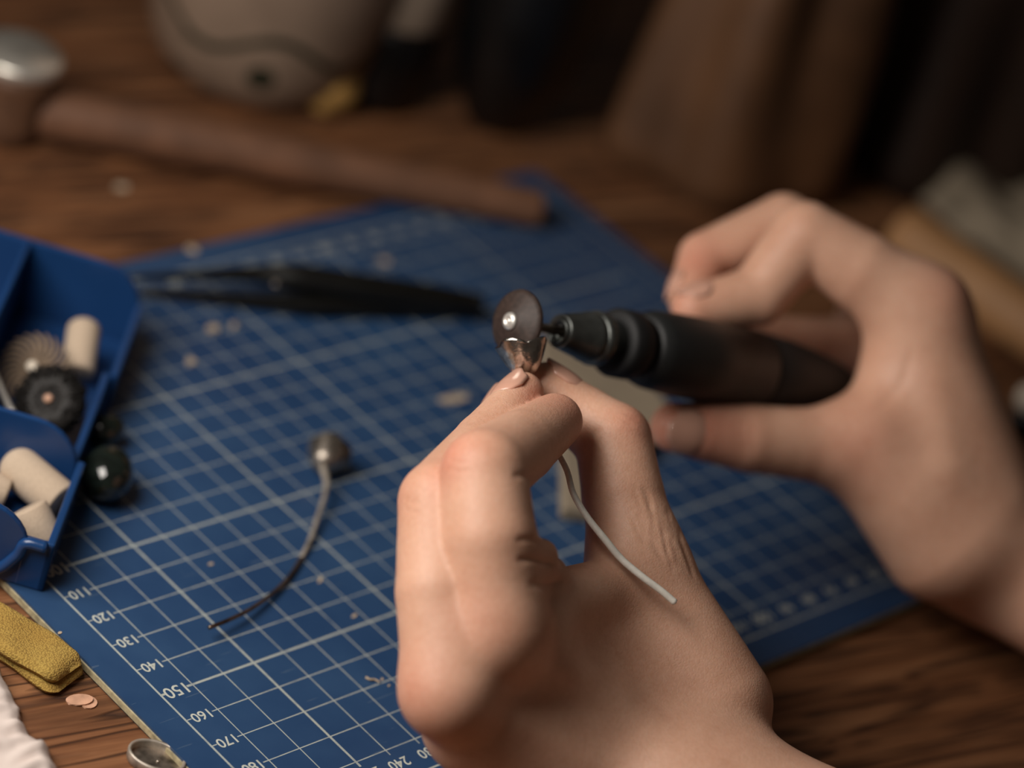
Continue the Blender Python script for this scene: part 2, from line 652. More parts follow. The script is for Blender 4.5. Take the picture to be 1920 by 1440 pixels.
def mat_jar():
    m = NT('painted_cream_ceramic')
    tc = m.n('ShaderNodeTexCoord')
    sep = m.n('ShaderNodeSeparateXYZ')
    m.link(tc.outputs['Object'], sep.inputs[0])
    ang = m.math('ARCTAN2', sep.outputs[1], sep.outputs[0])
    z = m.math('MULTIPLY', sep.outputs[2], 1000.0)
    wave = m.math('ADD', 27.0, m.math('MULTIPLY', m.math('SINE', m.math('MULTIPLY', ang, 5.0)), 5.0))
    ln = m.math('LESS_THAN', m.math('ABSOLUTE', m.math('SUBTRACT', z, wave)), 1.7)
    dots = m.n('ShaderNodeTexVoronoi')
    m.link(m.coord(), dots.inputs['Vector'])
    dots.inputs['Scale'].default_value = 55
    dm = m.math('MULTIPLY', m.math('LESS_THAN', dots.outputs['Distance'], 0.28), m.math('LESS_THAN', z, 22.0))
    nz = m.noise(m.coord(), 30, 3)
    base = m.ramp(nz, [(0.3, srgb(128, 108, 92)), (0.7, srgb(150, 128, 110))])
    m.set(Base_Color=m.mix(m.math('MAXIMUM', ln, dm), base, srgb(44, 46, 34)), Roughness=0.45)
    return m.m


M['knit'] = mat_yellow_knit()
M['stone'] = mat_stone()
M['jar'] = mat_jar()

# ------------------------------------------------------------------ the setting: desk top
ZD = -3.0       # desk surface; the mat is 3 mm thick and its print lies at z = 0


def build_desk():
    g = math.radians(-11.5)
    ex, ey, ez = np.array([math.cos(g), math.sin(g), 0]), np.array([-math.sin(g), math.cos(g), 0]), np.array([0, 0, 1.0])
    c = np.array([230, 150, ZD - 15])
    t = thing('desk', (c[0], c[1], -720), 'brown wooden desk with dark cracks along the grain of its top', 'desk')
    V, F = box(c, ex, ey, ez, 720, 430, 15)
    bevel_mod(mesh_obj('desk_top', V, F, M['wood'], t, smooth=False), 2)
    for sx in (-1, 1):
        for sy in (-1, 1):
            p = c + ex * sx * 670 + ey * sy * 380
            V, F = box((p[0], p[1], (ZD - 30 - 720) / 2), ex, ey, ez, 28, 28, (720 + ZD - 30) / 2)
            bevel_mod(mesh_obj('leg', V, F, M['wood'], t, smooth=False), 2)
    V, F = box((c[0], c[1], -730), ex, ey, ez, 2200, 2200, 10)
    o = mesh_obj('floor', V, F, M['floor'], smooth=False)
    o['kind'] = 'structure'
    o['label'] = 'dark room floor under the desk'


build_desk()


# ------------------------------------------------------------------ cutting mat
def text_mesh(body, size):
    c = bpy.data.curves.new('digits', 'FONT')
    c.body = body
    c.size = size
    c.offset = 0.00005
    c.align_x = 'CENTER'
    c.align_y = 'CENTER'
    o = bpy.data.objects.new('digits', c)
    COL.objects.link(o)
    dg = bpy.context.evaluated_depsgraph_get()
    me = bpy.data.meshes.new_from_object(o.evaluated_get(dg))
    bpy.data.objects.remove(o, do_unlink=True)
    me.materials.clear()
    me.materials.append(M['print'])
    return me


def rounded_rect(x0, y0, x1, y1, r, n=6):
    P = []
    for cx, cy, a0 in ((x1 - r, y1 - r, 0), (x0 + r, y1 - r, 90), (x0 + r, y0 + r, 180), (x1 - r, y0 + r, 270)):
        for k in range(n + 1):
            a = math.radians(a0 + 90 * k / n)
            P.append((cx + r * math.cos(a), cy + r * math.sin(a)))
    return P


def slab(P, z0, z1):
    n = len(P)
    V = [(x, y, z0) for x, y in P] + [(x, y, z1) for x, y in P]
    F = [tuple(range(n - 1, -1, -1)), tuple(range(n, 2 * n))]
    F += [(k, (k + 1) % n, n + (k + 1) % n, n + k) for k in range(n)]
    return V, F


def build_mat():
    t = thing('cutting_mat', (0, 0, ZD), 'blue cutting mat with white centimetre grid and printed numbers', 'cutting mat')
    P = rounded_rect(-10, -10, 288, 210, 2.5)
    Pi = rounded_rect(-9.5, -9.5, 287.5, 209.5, 2.5)
    o = mesh_obj('printed_layer', *slab(Pi, -0.7, 0.0), M['mat'], t, smooth=False)
    o = mesh_obj('core_layer', *slab(P, -2.3, -0.7), M['core'], t, smooth=False)
    o['label'] = 'cream core showing along the cut edge'
    mesh_obj('backing_layer', *slab(Pi, ZD, -2.3), M['mat_plain'], t, smooth=False)

    def put(body, u, v):
        if body not in cache:
            cache[body] = text_mesh(body, 4.3 / 1000 if int(body) % 50 else 5.2 / 1000)
        o = bpy.data.objects.new('number', cache[body])
        COL.objects.link(o)
        o.parent = t
        o.location = ((280 - u) / 1000, (200 - v) / 1000, (0.03 - ZD) / 1000)
        o.rotation_euler = (0, 0, math.pi)
    cache = {}
    for v in range(10, 190, 10):
        put(str(v), 275, v)
    for u in range(10, 270, 10):
        put(str(u), u, 195)
        put(str(u), u, 5)
    return t


build_mat()

# ------------------------------------------------------------------ hands
def P3(q):
    if q[0] == 'w':
        return np.array(q[1:4], float)
    return at(*q[:3])


def to_px(V):
    d = (V - CAM) @ CM
    return np.stack([960 + FPX * d[:, 0] / -d[:, 2], 720 - FPX * d[:, 1] / -d[:, 2], -d[:, 2]], 1)


def vert_normals(V, Q):
    n = np.cross(V[Q[:, 2]] - V[Q[:, 0]], V[Q[:, 3]] - V[Q[:, 1]])
    N = np.zeros_like(V)
    for k in range(4):
        np.add.at(N, Q[:, k], n)
    return N / np.maximum(np.linalg.norm(N, axis=1), 1e-9)[:, None]


def sculpt(V, Q, strokes):
    """skin folds: press the surface in (or out) along strokes drawn on the side seen in the photograph"""
    N = vert_normals(V, Q)
    px = to_px(V)
    facing = np.einsum('ij,ij->i', N, CAM - V) / np.linalg.norm(CAM - V, axis=1)
    disp = np.zeros(len(V))
    for (pts, width, amp, d0, d1) in strokes:
        pp = np.array(smooth_path([np.array([x, y, 0.0]) for x, y in pts], 6))[:, :2]
        near = np.where((px[:, 2] > d0) & (px[:, 2] < d1) & (facing > 0.05) & (px[:, 0] > pp[:, 0].min() - 30) & (px[:, 0] < pp[:, 0].max() + 30)
                        & (px[:, 1] > pp[:, 1].min() - 30) & (px[:, 1] < pp[:, 1].max() + 30))[0]
        if not len(near):
            continue
        best = np.full(len(near), 1e9)
        tt = np.zeros(len(near))
        P = px[near, :2]
        for i in range(len(pp) - 1):
            a, b = pp[i], pp[i + 1]
            t = np.clip((P - a) @ (b - a) / max((b - a) @ (b - a), 1e-6), 0, 1)
            d = np.linalg.norm(P - a - t[:, None] * (b - a), axis=1)
            m = d < best
            best[m] = d[m]
            tt[m] = (i + t[m]) / (len(pp) - 1)
        w = width * FPX / 750 / 2
        fade = np.clip(np.minimum(tt, 1 - tt) * 5, 0, 1)
        disp[near] += amp * np.exp(-(best / w) ** 2) * fade
    return V + N * disp[:, None]


def build_hand(name, parent, spec, h=0.8):
    """spec: dict with 'palm' list of segments, 'fingers' list, 'cuts', 'flush' points, 'nails'"""
    pts = []
    for seg in spec['palm']:
        pts += [P3(seg[0]), P3(seg[2])]
    for f in spec['fingers']:
        pts += [P3(q) for q in f['j']]
    pts = np.array(pts)
    lo, hi = pts.min(0) - 30, pts.max(0) + 30
    lo[2] = max(lo[2], ZD - 1)
    F = Field(lo, hi, h)
    palm = F.blank()
    for seg in spec['palm']:
        a, ra, b, rb = seg[:4]
        k = seg[4] if len(seg) > 4 else 9
        F.seg(palm, P3(a), ra, P3(b), rb, k)
    out = palm.copy()
    for f in spec['fingers']:
        g = F.blank()
        J = f['j']
        for i in range(len(J) - 1):
            F.seg(g, P3(J[i][:3]), J[i][3] + 0.35, P3(J[i + 1][:3]), J[i + 1][3] + 0.35, f.get('k', 0.7))
        for (a, ra, b, rb) in f.get('extra', []):
            F.seg(g, P3(a), ra, P3(b), rb, 3.0)
        both = Field.smin(palm, g, f.get('kp', 7.0))
        out = np.minimum(out, both)
    for (a, ra, b, rb, k) in spec.get('bumps', []):
        F.seg(out, P3(a), ra, P3(b), rb, k)
    for (a, ra, b, rb, k) in spec.get('cuts', []):
        F.seg(out, P3(a), ra, P3(b), rb, k, sub=True, margin=6)
    V, Q = F.mesh(out)
    V = relax(V, Q, 6, 0.5)
    V = sculpt(V, Q, spec.get('strokes', []))
    # keep the wrist from going into the desk
    V[:, 2] = np.maximum(V[:, 2], spec.get('zmin', ZD) + 0.1)
    me = bpy.data.meshes.new(name)
    me.vertices.add(len(V))
    me.vertices.foreach_set('co', (V / 1000).ravel())
    me.loops.add(Q.size)
    me.loops.foreach_set('vertex_index', Q.ravel().astype(np.int32))
    me.polygons.add(len(Q))
    me.polygons.foreach_set('loop_start', np.arange(0, Q.size, 4, dtype=np.int32))
    me.polygons.foreach_set('loop_total', np.full(len(Q), 4, np.int32))
    me.polygons.foreach_set('use_smooth', np.ones(len(Q), bool))
    me.update(calc_edges=True)
    me.validate()
    fl = np.zeros(len(V), np.float32)
    for (q, r, amt) in spec.get('flush', []):
        d = np.linalg.norm(V - P3(q), axis=1)
        fl = np.maximum(fl, amt * np.clip(1 - d / r, 0, 1) ** 1.2 * 1.4)
    attr = me.attributes.new('flush', 'FLOAT', 'POINT')
    attr.data.foreach_set('value', np.clip(fl, 0, 1))
    me.materials.append(M['skin'])
    o = bpy.data.objects.new(name, me)
    COL.objects.link(o)
    o.parent = parent
    o.matrix_parent_inverse = Matrix.Translation(-parent.location)
    # nails: curved plates let into the end of a finger
    for (a, b, r, n, L, wdeg) in spec.get('nails', []):
        A, B = P3(a), P3(b)
        ax = (B - A) / np.linalg.norm(B - A)
        n = np.asarray(n) - ax * (ax @ np.asarray(n))
        n /= np.linalg.norm(n)
        s = np.cross(ax, n)
        tip = B + ax * (r * 0.72)
        nu, nv = 12, 12
        VV, FF = [], []
        for lay in (0, 1):
            for i in range(nv + 1):
                f = i / nv
                back = (1 - f) * L
                for j in range(nu + 1):
                    g = j / nu * 2 - 1
                    wd = math.radians(wdeg) * (1 - 0.25 * max(0, 0.35 - f) / 0.35) * (1 - 0.5 * max(0, f - 0.8) / 0.2 * abs(g))
                    ang = g * wd
                    yoff = 0.0
                    rr = r + 0.62 + 0.09 * back - lay * 0.8 - 1.1 * max(0, f - 0.25) ** 2 - 0.9 * (1 - f) ** 6
                    arc = -1.6 * (g * g) * (f > 0.5) * (f - 0.5) * 2 + 1.4 * g * g * (f < 0.4) * (0.4 - f) / 0.4
                    VV.append(tip - ax * (back - arc) + (n * math.cos(ang) + s * math.sin(ang)) * rr)
        N1 = (nu + 1) * (nv + 1)
        for i in range(nv):
            for j in range(nu):
                k = i * (nu + 1) + j
                FF.append((k, k + 1, k + nu + 2, k + nu + 1))
                FF.append((N1 + k, N1 + k + nu + 1, N1 + k + nu + 2, N1 + k + 1))
        rim = [j for j in range(nu + 1)] + [i * (nu + 1) + nu for i in range(1, nv + 1)] + \
              [nv * (nu + 1) + j for j in range(nu - 1, -1, -1)] + [i * (nu + 1) for i in range(nv - 1, 0, -1)]
        for q in range(len(rim)):
            a_, b_ = rim[q], rim[(q + 1) % len(rim)]
            FF.append((a_, N1 + a_, N1 + b_, b_))
        no = mesh_obj('fingernail', VV, FF, M['nail'])
        no.parent = o
    return o


person = thing('person', (240, -160, ZD), 'person whose two bare hands hold a silver flower pin and a rotary tool', 'person')

LEFT = dict(
    palm=[
        # metacarpals and wrist: (a, ra, b, rb)
        ((930, 1180, 706), 10.9, (1000, 1255, 723), 9.4, 9),
        ((1000, 1255, 723), 9.4, (1235, 1440, 744), 14, 11),
        ((842, 1294, 703), 10.3, (940, 1360, 722), 9.2, 9),
        ((940, 1360, 722), 9.2, (1215, 1490, 738), 15, 11),
        ((886, 1358, 718), 9.5, (1200, 1520, 740), 15.5, 11),
        ((940, 1415, 738), 9.0, (1200, 1550, 746), 15, 11),
        ((1195, 1045, 757), 10.5, (1335, 1320, 750), 15),
        ((1235, 1440, 742), 15, (1310, 1510, 738), 20),
        ((1000, 1140, 722), 8.0, (1195, 1095, 755), 8, 10),
        ((1075, 1220, 742), 10, (1260, 1300, 752), 13, 10),
        ((1275, 1530, 733), 22, ('w', 112, -145, 25), 24),
        ((1312, 1500, 740), 18.5, ('w', 122, -141, 24), 22),
    ],
    fingers=[
        dict(j=[(930, 1180, 706, 10.9), (918, 1010, 705, 10.6), (908, 886, 709, 9.7), (975, 838, 731, 8.4), (1040, 790, 749, 6.6)], kp=6),    # index
        dict(j=[(842, 1294, 703, 10.3), (826, 1110, 708, 10.1), (826, 942, 717, 9.6), (908, 832, 740, 7.2), (980, 737, 755, 5.0)], kp=6),     # middle
        dict(j=[(886, 1358, 718, 9.5), (866, 1160, 734, 8.8), (862, 985, 746, 8.4), (908, 862, 757, 7.2), (953, 765, 764, 5.6)], kp=6),       # ring
        dict(j=[(940, 1415, 738, 9.0), (900, 1230, 756, 8.0), (890, 1080, 768, 7.4), (925, 960, 772, 6.6), (950, 880, 774, 5.4)], kp=6),      # little
        dict(j=[(1195, 1045, 757, 10.6), (1168, 930, 761, 9.9), (1150, 826, 765, 9.3), (1094, 784, 768, 7.8), (1024, 724, 768, 5.8)], kp=7),  # thumb
    ],
    bumps=[((985, 1070, 711), 5.0, (1030, 1076, 722), 4.4, 4), ((982, 1034, 708), 4.4, (1016, 1040, 716), 3.8, 2.5)],
    flush=[((850, 855, 706), 13, 0.7), ((760, 940, 718), 12, 0.35), ((1066, 770, 745), 15, 0.5), ((1014, 760, 750), 11, 0.6), ((785, 1300, 696), 17, 0.45),
           ((1195, 785, 758), 11, 0.5), ((900, 1165, 697), 14, 0.25)],
    nails=[((908, 832, 740), (980, 737, 755), 5.2, cv(-0.72, 0.25, 0.62), 11.5, 56), ((912, 862, 757), (953, 765, 764), 5.6, cv(-0.8, 0.4, 0.4), 10, 50),
           ((1094, 784, 768), (1024, 724, 768), 5.9, cv(0.4, 0.9, 0.05), 12, 50)],
    strokes=[],
)
# skin folds over the thumb's base, at the root of the index finger and over the knuckles
_r = random.Random(3)
for i in range(22):
    x0 = 1190 + (i % 11) * 10 + _r.uniform(-4, 4)
    y0 = 905 + (i % 11) * 8 + (i // 11) * 55 + _r.uniform(-14, 14)
    L_ = _r.uniform(45, 80)
    LEFT['strokes'].append(([(x0, y0), (x0 + 7 + _r.uniform(-3, 3), y0 + L_ * 0.5), (x0 + 20 + _r.uniform(-5, 5), y0 + L_)], _r.uniform(0.9, 1.2), -_r.uniform(0.12, 0.26), 735, 770))
for pts, w, a in [([(968, 1048), (1005, 1050), (1044, 1060)], 1.5, -0.8), ([(990, 1092), (1028, 1096), (1062, 1086)], 2.0, -0.6), ([(965, 1012), (995, 1012), (1018, 1020)], 1.5, -0.5),
                  ([(1000, 905), (985, 893), (960, 890)], 1.6, -0.4),
                  ([(842, 862), (862, 868), (885, 866)], 1.0, -0.15), ([(838, 876), (860, 884), (884, 882)], 1.0, -0.15),
                  ([(1130, 800), (1108, 822), (1092, 850)], 1.5, -0.4), ([(1150, 770), (1175, 776), (1198, 790)], 1.0, -0.15), ([(1140, 776), (1168, 786), (1192, 802)], 1.0, -0.15),
                  ([(760, 930), (770, 940), (790, 944)], 1.0, -0.15), ([(756, 952), (770, 958), (792, 960)], 1.0, -0.15),
                  ([(1010, 1230), (1130, 1290), (1240, 1370)], 7, 0.4), ([(920, 1340), (1040, 1390), (1150, 1450)], 7, 0.4)]:
    LEFT['strokes'].append((pts, w, a, 680, 775))
build_hand('left_hand', person, LEFT, 0.66)

RIGHT = dict(
    palm=[
        ((1730, 586, 846), 11.8, (1848, 1000, 852), 17),
        ((1744, 600, 866), 11, (1850, 1020, 866), 16),
        ((1750, 640, 884), 10.5, (1855, 1035, 876), 15),
        ((1760, 700, 898), 9.5, (1860, 1050, 884), 14),
        ((1612, 838, 840), 11.0, (1770, 1010, 848), 18),
        ((1684, 690, 848), 5.5, (1630, 800, 842), 7.5, 9),
        ((1722, 640, 852), 9, (1690, 800, 850), 10, 12),
        ((1750, 800, 854), 14, (1790, 950, 854), 17, 12),
        ((1660, 610, 900), 15, (1740, 820, 900), 18, 10),
        ((1716, 690, 848), 11, (1722, 880, 846), 15, 12),
        ((1852, 1030, 862), 19, ('w', 262, -90, 25), 22),
        ((1862, 1024, 872), 19, ('w', 272, -86, 25), 22),
    ],
    fingers=[
        dict(j=[(1730, 586, 846, 12.0), (1612, 506, 843, 10.6), (1510, 444, 842, 9.4), (1422, 554, 840, 8.0), (1302, 580, 834, 6.2)], kp=8),   # index
        dict(j=[(1744, 600, 866, 11.2), (1600, 500, 864, 9.8), (1470, 422, 864, 8.6), (1322, 486, 856, 7.4), (1290, 556, 846, 5.6)], kp=8),    # middle
        dict(j=[(1750, 640, 884, 10.6), (1660, 640, 888, 9.2), (1552, 650, 882, 8.2), (1440, 640, 872, 7.2), (1390, 640, 866, 6.0)], kp=8),    # ring
        dict(j=[(1760, 700, 898, 9.6), (1690, 700, 904, 8.2), (1600, 710, 902, 7.4), (1510, 710, 894, 6.6), (1460, 710, 888, 5.6)], kp=8),     # little
        dict(j=[(1612, 838, 840, 11.4), (1500, 832, 834, 9.4), (1402, 822, 828, 8.9), (1320, 808, 824, 7.8), (1266, 802, 821, 6.6)], kp=9),    # thumb
    ],
    flush=[((1290, 800, 816), 26, 0.8), ((1280, 570, 832), 14, 0.5), ((1300, 480, 846), 16, 0.6), ((1790, 545, 840), 16, 0.4), ((1620, 830, 828), 20, 0.3)],
    nails=[((1320, 808, 824), (1266, 802, 821), 6.7, cv(-0.05, -0.15, 0.95), 11.5, 54), ((1422, 554, 840), (1302, 580, 834), 6.2, cv(-0.35, 0.9, 0.3), 10.5, 50),
           ((1322, 486, 856), (1290, 556, 846), 5.6, cv(-0.9, 0.1, 0.3), 10, 50)],
    strokes=[([(1400, 770), (1392, 810), (1402, 860)], 1.4, -0.35, 800, 850), ([(1412, 775), (1408, 812), (1414, 858)], 1.2, -0.25, 800, 850),
             ([(1388, 775), (1378, 810), (1386, 856)], 1.2, -0.2, 800, 850), ([(1712, 640), (1690, 720), (1640, 770)], 2.6, -0.35, 820, 870),
             ([(1740, 660), (1770, 790), (1800, 930)], 8, 0.6, 800, 870)],
)
build_hand('right_hand', person, RIGHT, 0.9)
for pts_, rr in (([(120, -146, 30), (150, -210, 40), (230, -340, 90)], (30, 36, 44)), ([(266, -94, 30), (285, -140, 40), (330, -270, 90)], (29, 35, 44))):
    mesh_obj('sleeve', *tube(smooth_path(pts_, 8), rr, 28), M['sleeve'], person)


# ------------------------------------------------------------------ flower-headed pins
def flower_cup(base, axis, R, H, petals=5, seg=60, spin=0.0, hint=(0, 0, 1)):
    """cupped petal flower: base point, axis pointing out of the opening"""
    x, y, a = frame_from(axis, hint)
    base = np.asarray(base, float)
    rings = 14
    V, F = [], []

    def prof(t, th, inner):
        lob = abs(math.cos(petals * (th + spin) / 2)) ** 0.55
        lob2 = 0.5 + 0.5 * math.cos(3 * (th + spin) + 1.3)
        r = R * (0.24 + 0.76 * t ** 0.6) * (0.93 + 0.07 * lob * t)
        hgt = H * (t ** 1.25) * (1 - 0.13 * (1 - lob) * t ** 3 - 0.12 * lob2 * t)
        if inner:
            r *= 0.86
            hgt = hgt + (1 - t) * 0.9 - 0.05
        return r, hgt
    for inner in (0, 1):
        for i in range(rings):
            t = i / (rings - 1)
            t = t if not inner else 1 - t
            for k in range(seg):
                th = 2 * math.pi * k / seg
                r, hg = prof(t, th, inner)
                V.append(base + a * hg + (x * math.cos(th) + y * math.sin(th)) * r)
    n = 2 * rings
    for i in range(n - 1):
        for k in range(seg):
            k2 = (k + 1) % seg
            F.append((i * seg + k, i * seg + k2, (i + 1) * seg + k2, (i + 1) * seg + k))
    V.append(base.copy())
    V.append(base + a * 0.9)
    for k in range(seg):
        k2 = (k + 1) % seg
        F.append((len(V) - 2, k2, k))
        F.append((len(V) - 1, (n - 1) * seg + k, (n - 1) * seg + k2))
    return V, F


def build_held_pin():
    base = at(986, 702, 759)
    t = thing('flower_pin', at(1062, 880, 742), 'silver flower-headed pin with a pale wire stem pinched in the fingertips', 'pin')
    ax = cv(-0.14, 0.97, -0.2)
    fl = mesh_obj('flower_head', *flower_cup(base, ax, 6.7, 8.6, 5, 90, 0.75, cv(1, 0, 0)), M['silver'], t)
    pth = smooth_path([at(986, 702, 759), at(1000, 760, 757), at(1035, 830, 748), at(1062, 880, 742), at(1075, 925, 739), at(1100, 968, 737), at(1135, 1012, 736),
                       at(1165, 1048, 736), at(1205, 1082, 735), at(1240, 1108, 735), at(1266, 1130, 735)], 8)
    o = mesh_obj('stem_wire', *tube(pth, [0.7, 0.72, 0.78, 0.88, 0.9, 0.88], 12), M['silver_wire'], t)
    o['label'] = 'pale bent wire stem'


def build_mat_pin():
    c = onz(603, 872, 5.2)
    t = thing('flower_pin', onz(603, 900, 0), 'browned flower-headed pin lying on the mat grid, stem curving towards the printed 140', 'pin')
    q = onz(622, 838, 7.0)
    ax = q - c
    ax = ax / np.linalg.norm(ax)
    ax = ax * 0.75 + cv(0.1, 0.15, -0.6)
    mesh_obj('flower_head', *flower_cup(c, ax, 6.5, 8.2, 5, 60, 0.2), M['dull_silver'], t)
    st = [onz(604, 872, 5.4), onz(612, 905, 4.6), onz(606, 940, 3.4), onz(594, 975, 2.4), onz(584, 1006, 1.5), onz(568, 1040, 0.9), onz(545, 1078, 0.9), onz(512, 1112, 1.4),
          onz(470, 1142, 2.4), onz(430, 1162, 3.2), onz(392, 1177, 3.8)]
    p = smooth_path(st, 6)
    n = len(p)
    k = int(n * 0.52)
    mesh_obj('stem', *tube(p[:k + 1], [1.15, 0.72, 0.66, 0.64], 12), M['grey_wire'], t)
    o = mesh_obj('stem_end', *tube(p[k:], [0.64, 0.58, 0.54], 12), M['brown_wire'], t)
    o['label'] = 'browned lower half of the stem'


build_held_pin()
build_mat_pin()


# ------------------------------------------------------------------ rotary tool
def build_tool():
    A = at(956, 602, 768)
    B = at(1500, 713, 850)
    ax = (B - A) / np.linalg.norm(B - A)
    t = thing('rotary_tool', A + ax * 60 - np.array([0, 0, 11]), 'charcoal handheld rotary tool with a small brown disc, gripped in the right hand', 'rotary tool')

    def part(name, prof, mat, parent=t, seg=48):
        o = mesh_obj(name, *lathe(prof, A, ax, seg), M[mat])
        o.parent = parent
        if parent is t:
            o.matrix_parent_inverse = Matrix.Translation(-t.location)
        return o
    d = part('grinding_disc', [(0, 0.4), (3.0, 0.3), (3.4, 0.6), (7.2, 1.6), (8.3, 2.2), (8.5, 2.8), (8.3, 3.4), (7.2, 3.9), (0, 4.4)], 'rubber_disc', seg=64)
    part('screw_head', [(0, -0.7), (0.35, -0.7), (0.45, -0.55), (0.95, -0.55), (1.05, -0.8), (1.6, -0.75), (1.75, -0.55), (2.1, -0.45), (2.25, -0.1), (2.3, 0.5), (0, 0.5)], 'steel', d)
    part('mandrel', [(0, 4.2), (1.7, 4.2), (1.7, 5.0), (1.25, 5.2), (1.2, 24), (0, 24)], 'brown_wire')
    part('collet', [(0, 19.2), (2.2, 19.2), (2.5, 18.0), (3.0, 17.4), (3.3, 17.8), (3.5, 19), (0, 19.5)], 'gun')
    part('chuck_nose', [(0, 19.4), (3.3, 19.4), (3.6, 18.2), (4.2, 18.0), (4.5, 18.4), (4.7, 19.4), (6.3, 27.6), (6.6, 28), (6.6, 29.4), (6.1, 30), (0, 30)], 'gun')
    part('chuck_ring', [(0, 29.8), (6.2, 29.8), (6.9, 30.2), (7.2, 30.9), (7.2, 32.4), (6.8, 33.2), (6.0, 33.6), (5.8, 40), (0, 40)], 'gun')
    part('collar', [(0, 38), (7.0, 38), (8.4, 38.4), (9.1, 39.4), (9.1, 44.5), (8.6, 45.6), (7.9, 46), (7.9, 49), (0, 49)], 'tool_grip')
    part('body', [(0, 48.5), (8.2, 48.5), (9.4, 49.4), (10.4, 53), (10.9, 60), (11.1, 68), (11.0, 94), (0, 94)], 'tool_body')
    part('rear_grip', [(0, 94), (10.6, 94), (10.6, 95), (10.8, 95.4), (10.2, 108), (8.8, 120), (7.0, 130), (5.0, 136), (2.6, 139), (0, 140)], 'tool_grip')


build_tool()

# ------------------------------------------------------------------ blue organiser box
E1 = np.array([0.751, 0.660, 0.0])
E2 = np.array([-0.660, 0.751, 0.0])
EZ = np.array([0, 0, 1.0])


def bx(a, b, z):
    return E1 * a + E2 * b + EZ * z


def build_box():
    t = thing('organiser_box', bx(118, 110, 0), 'blue plastic organiser box with rounded dividers holding polishing tips', 'organiser box')
    bl = M['blue_plastic']

    def slab_part(name, a0, a1, b0, b1, z0, z1, bev=0.5):
        V, F = box(bx((a0 + a1) / 2, (b0 + b1) / 2, (z0 + z1) / 2), E1, E2, EZ, (a1 - a0) / 2, (b1 - b0) / 2, (z1 - z0) / 2)
        return bevel_mod(mesh_obj(name, V, F, bl, t, smooth=False), bev, 2)
    slab_part('box_floor', 60, 178, 74, 150, 0.1, 1.6)
    # the stepped side wall towards the mat
    slab_part('side_wall', 59, 97, 73.0, 75.0, 0.1, 15)
    slab_part('side_wall', 97, 140, 75.0, 77.0, 0.1, 15)
    slab_part('side_wall', 140, 178, 73.0, 75.0, 0.1, 15)
    slab_part('side_wall', 59, 178, 149, 151, 0.1, 15)

    def plate(name, a, th, b0, b1, ztop, r=12.5, z0=0.1):
        """upright plate across the box with rounded upper corners"""
        P = [(b0, z0), (b0, ztop - r)]
        for k in range(1, 9):
            q = math.pi - math.pi / 2 * k / 8
            P.append((b0 + r + r * math.cos(q), ztop - r + r * math.sin(q)))
        for k in range(0, 9):
            q = math.pi / 2 - math.pi / 2 * k / 8
            P.append((b1 - r + r * math.cos(q), ztop - r + r * math.sin(q)))
        P += [(b1, z0)]
        n = len(P)
        V = [bx(a - th / 2, b, z) for b, z in P] + [bx(a + th / 2, b, z) for b, z in P]
        F = [tuple(range(n)), tuple(range(2 * n - 1, n - 1, -1))] + [(k, n + k, n + (k + 1) % n, (k + 1) % n) for k in range(n)]
        return bevel_mod(mesh_obj(name, V, F, bl, t, smooth=False), 0.5, 2)
    plate('end_wall', 178, 1.8, 74, 150, 25)
    plate('divider', 97, 1.6, 75, 150, 24)
    plate('end_wall', 60, 1.8, 79, 150, 22)
    slab_part('end_wall', 59, 61, 73, 80.5, 0.1, 14.6)
    # moulded lip round the front wall
    lip = [bx(58.6, 75, 14), bx(58.6, 80, 13.5), bx(58.6, 81.5, 9), bx(58.6, 86, 3.0), bx(58.6, 95, 1.6), bx(58.6, 130, 1.4), bx(58.6, 150, 1.4)]
    mesh_obj('front_lip', *tube(smooth_path(lip, 6), 1.5, 12), bl, t)
    slab_part('lengthwise_divider', 98, 178, 107.3, 108.9, 0.5, 25)


build_box()


def capsule_lathe(name, a, b, r, mat, label, cat, group=None, dome=0.0, dome2=0.0):
    a, b = np.asarray(a, float), np.asarray(b, float)
    L = np.linalg.norm(b - a)
    prof = [(0, 0)]
    e = 0.7
    if dome:
        for k in range(1, 8):
            q = math.pi / 2 * k / 8
            prof.append((r * math.sin(q), dome * (1 - math.cos(q))))
    else:
        prof += [(r - e, 0), (r - 0.2, 0.2)]
    prof += [(r, max(dome, e)), (r, L - max(dome2, e))]
    if dome2:
        for k in range(1, 8):
            q = math.pi / 2 * k / 8
            prof.append((r * math.cos(q), L - dome2 + dome2 * math.sin(q)))
    else:
        prof += [(r - 0.2, L - 0.2), (r - e, L)]
    prof.append((0, L))
    o = mesh_obj(name, *lathe(prof, a, b - a, 32), M[mat])
    rebase(o)
    return tag(o, label, cat, group)


G = 'beige felt polishing tips in the blue box'
capsule_lathe('felt_tip', onz(12, 858, 10), onz(116, 944, 8.2), 5.6, 'felt', 'large round-ended beige felt tip behind the front wall of the blue box', 'felt tip', G, dome=5)
capsule_lathe('felt_tip', onz(52, 952, 11), onz(84, 1016, 4.6), 5.0, 'felt', 'short beige felt tip in the front corner of the blue box', 'felt tip', G)
capsule_lathe('felt_tip', onz(-36, 906, 7), onz(14, 926, 6), 4.2, 'felt', 'beige felt tip cut off by the picture edge beside the large round-ended tip', 'felt tip', G)
capsule_lathe('felt_tip', onz(160, 600, 15), onz(146, 700, 7), 4.6, 'felt', 'upright beige felt tip in the rear compartment of the blue box', 'felt tip', G, dome=3.5)


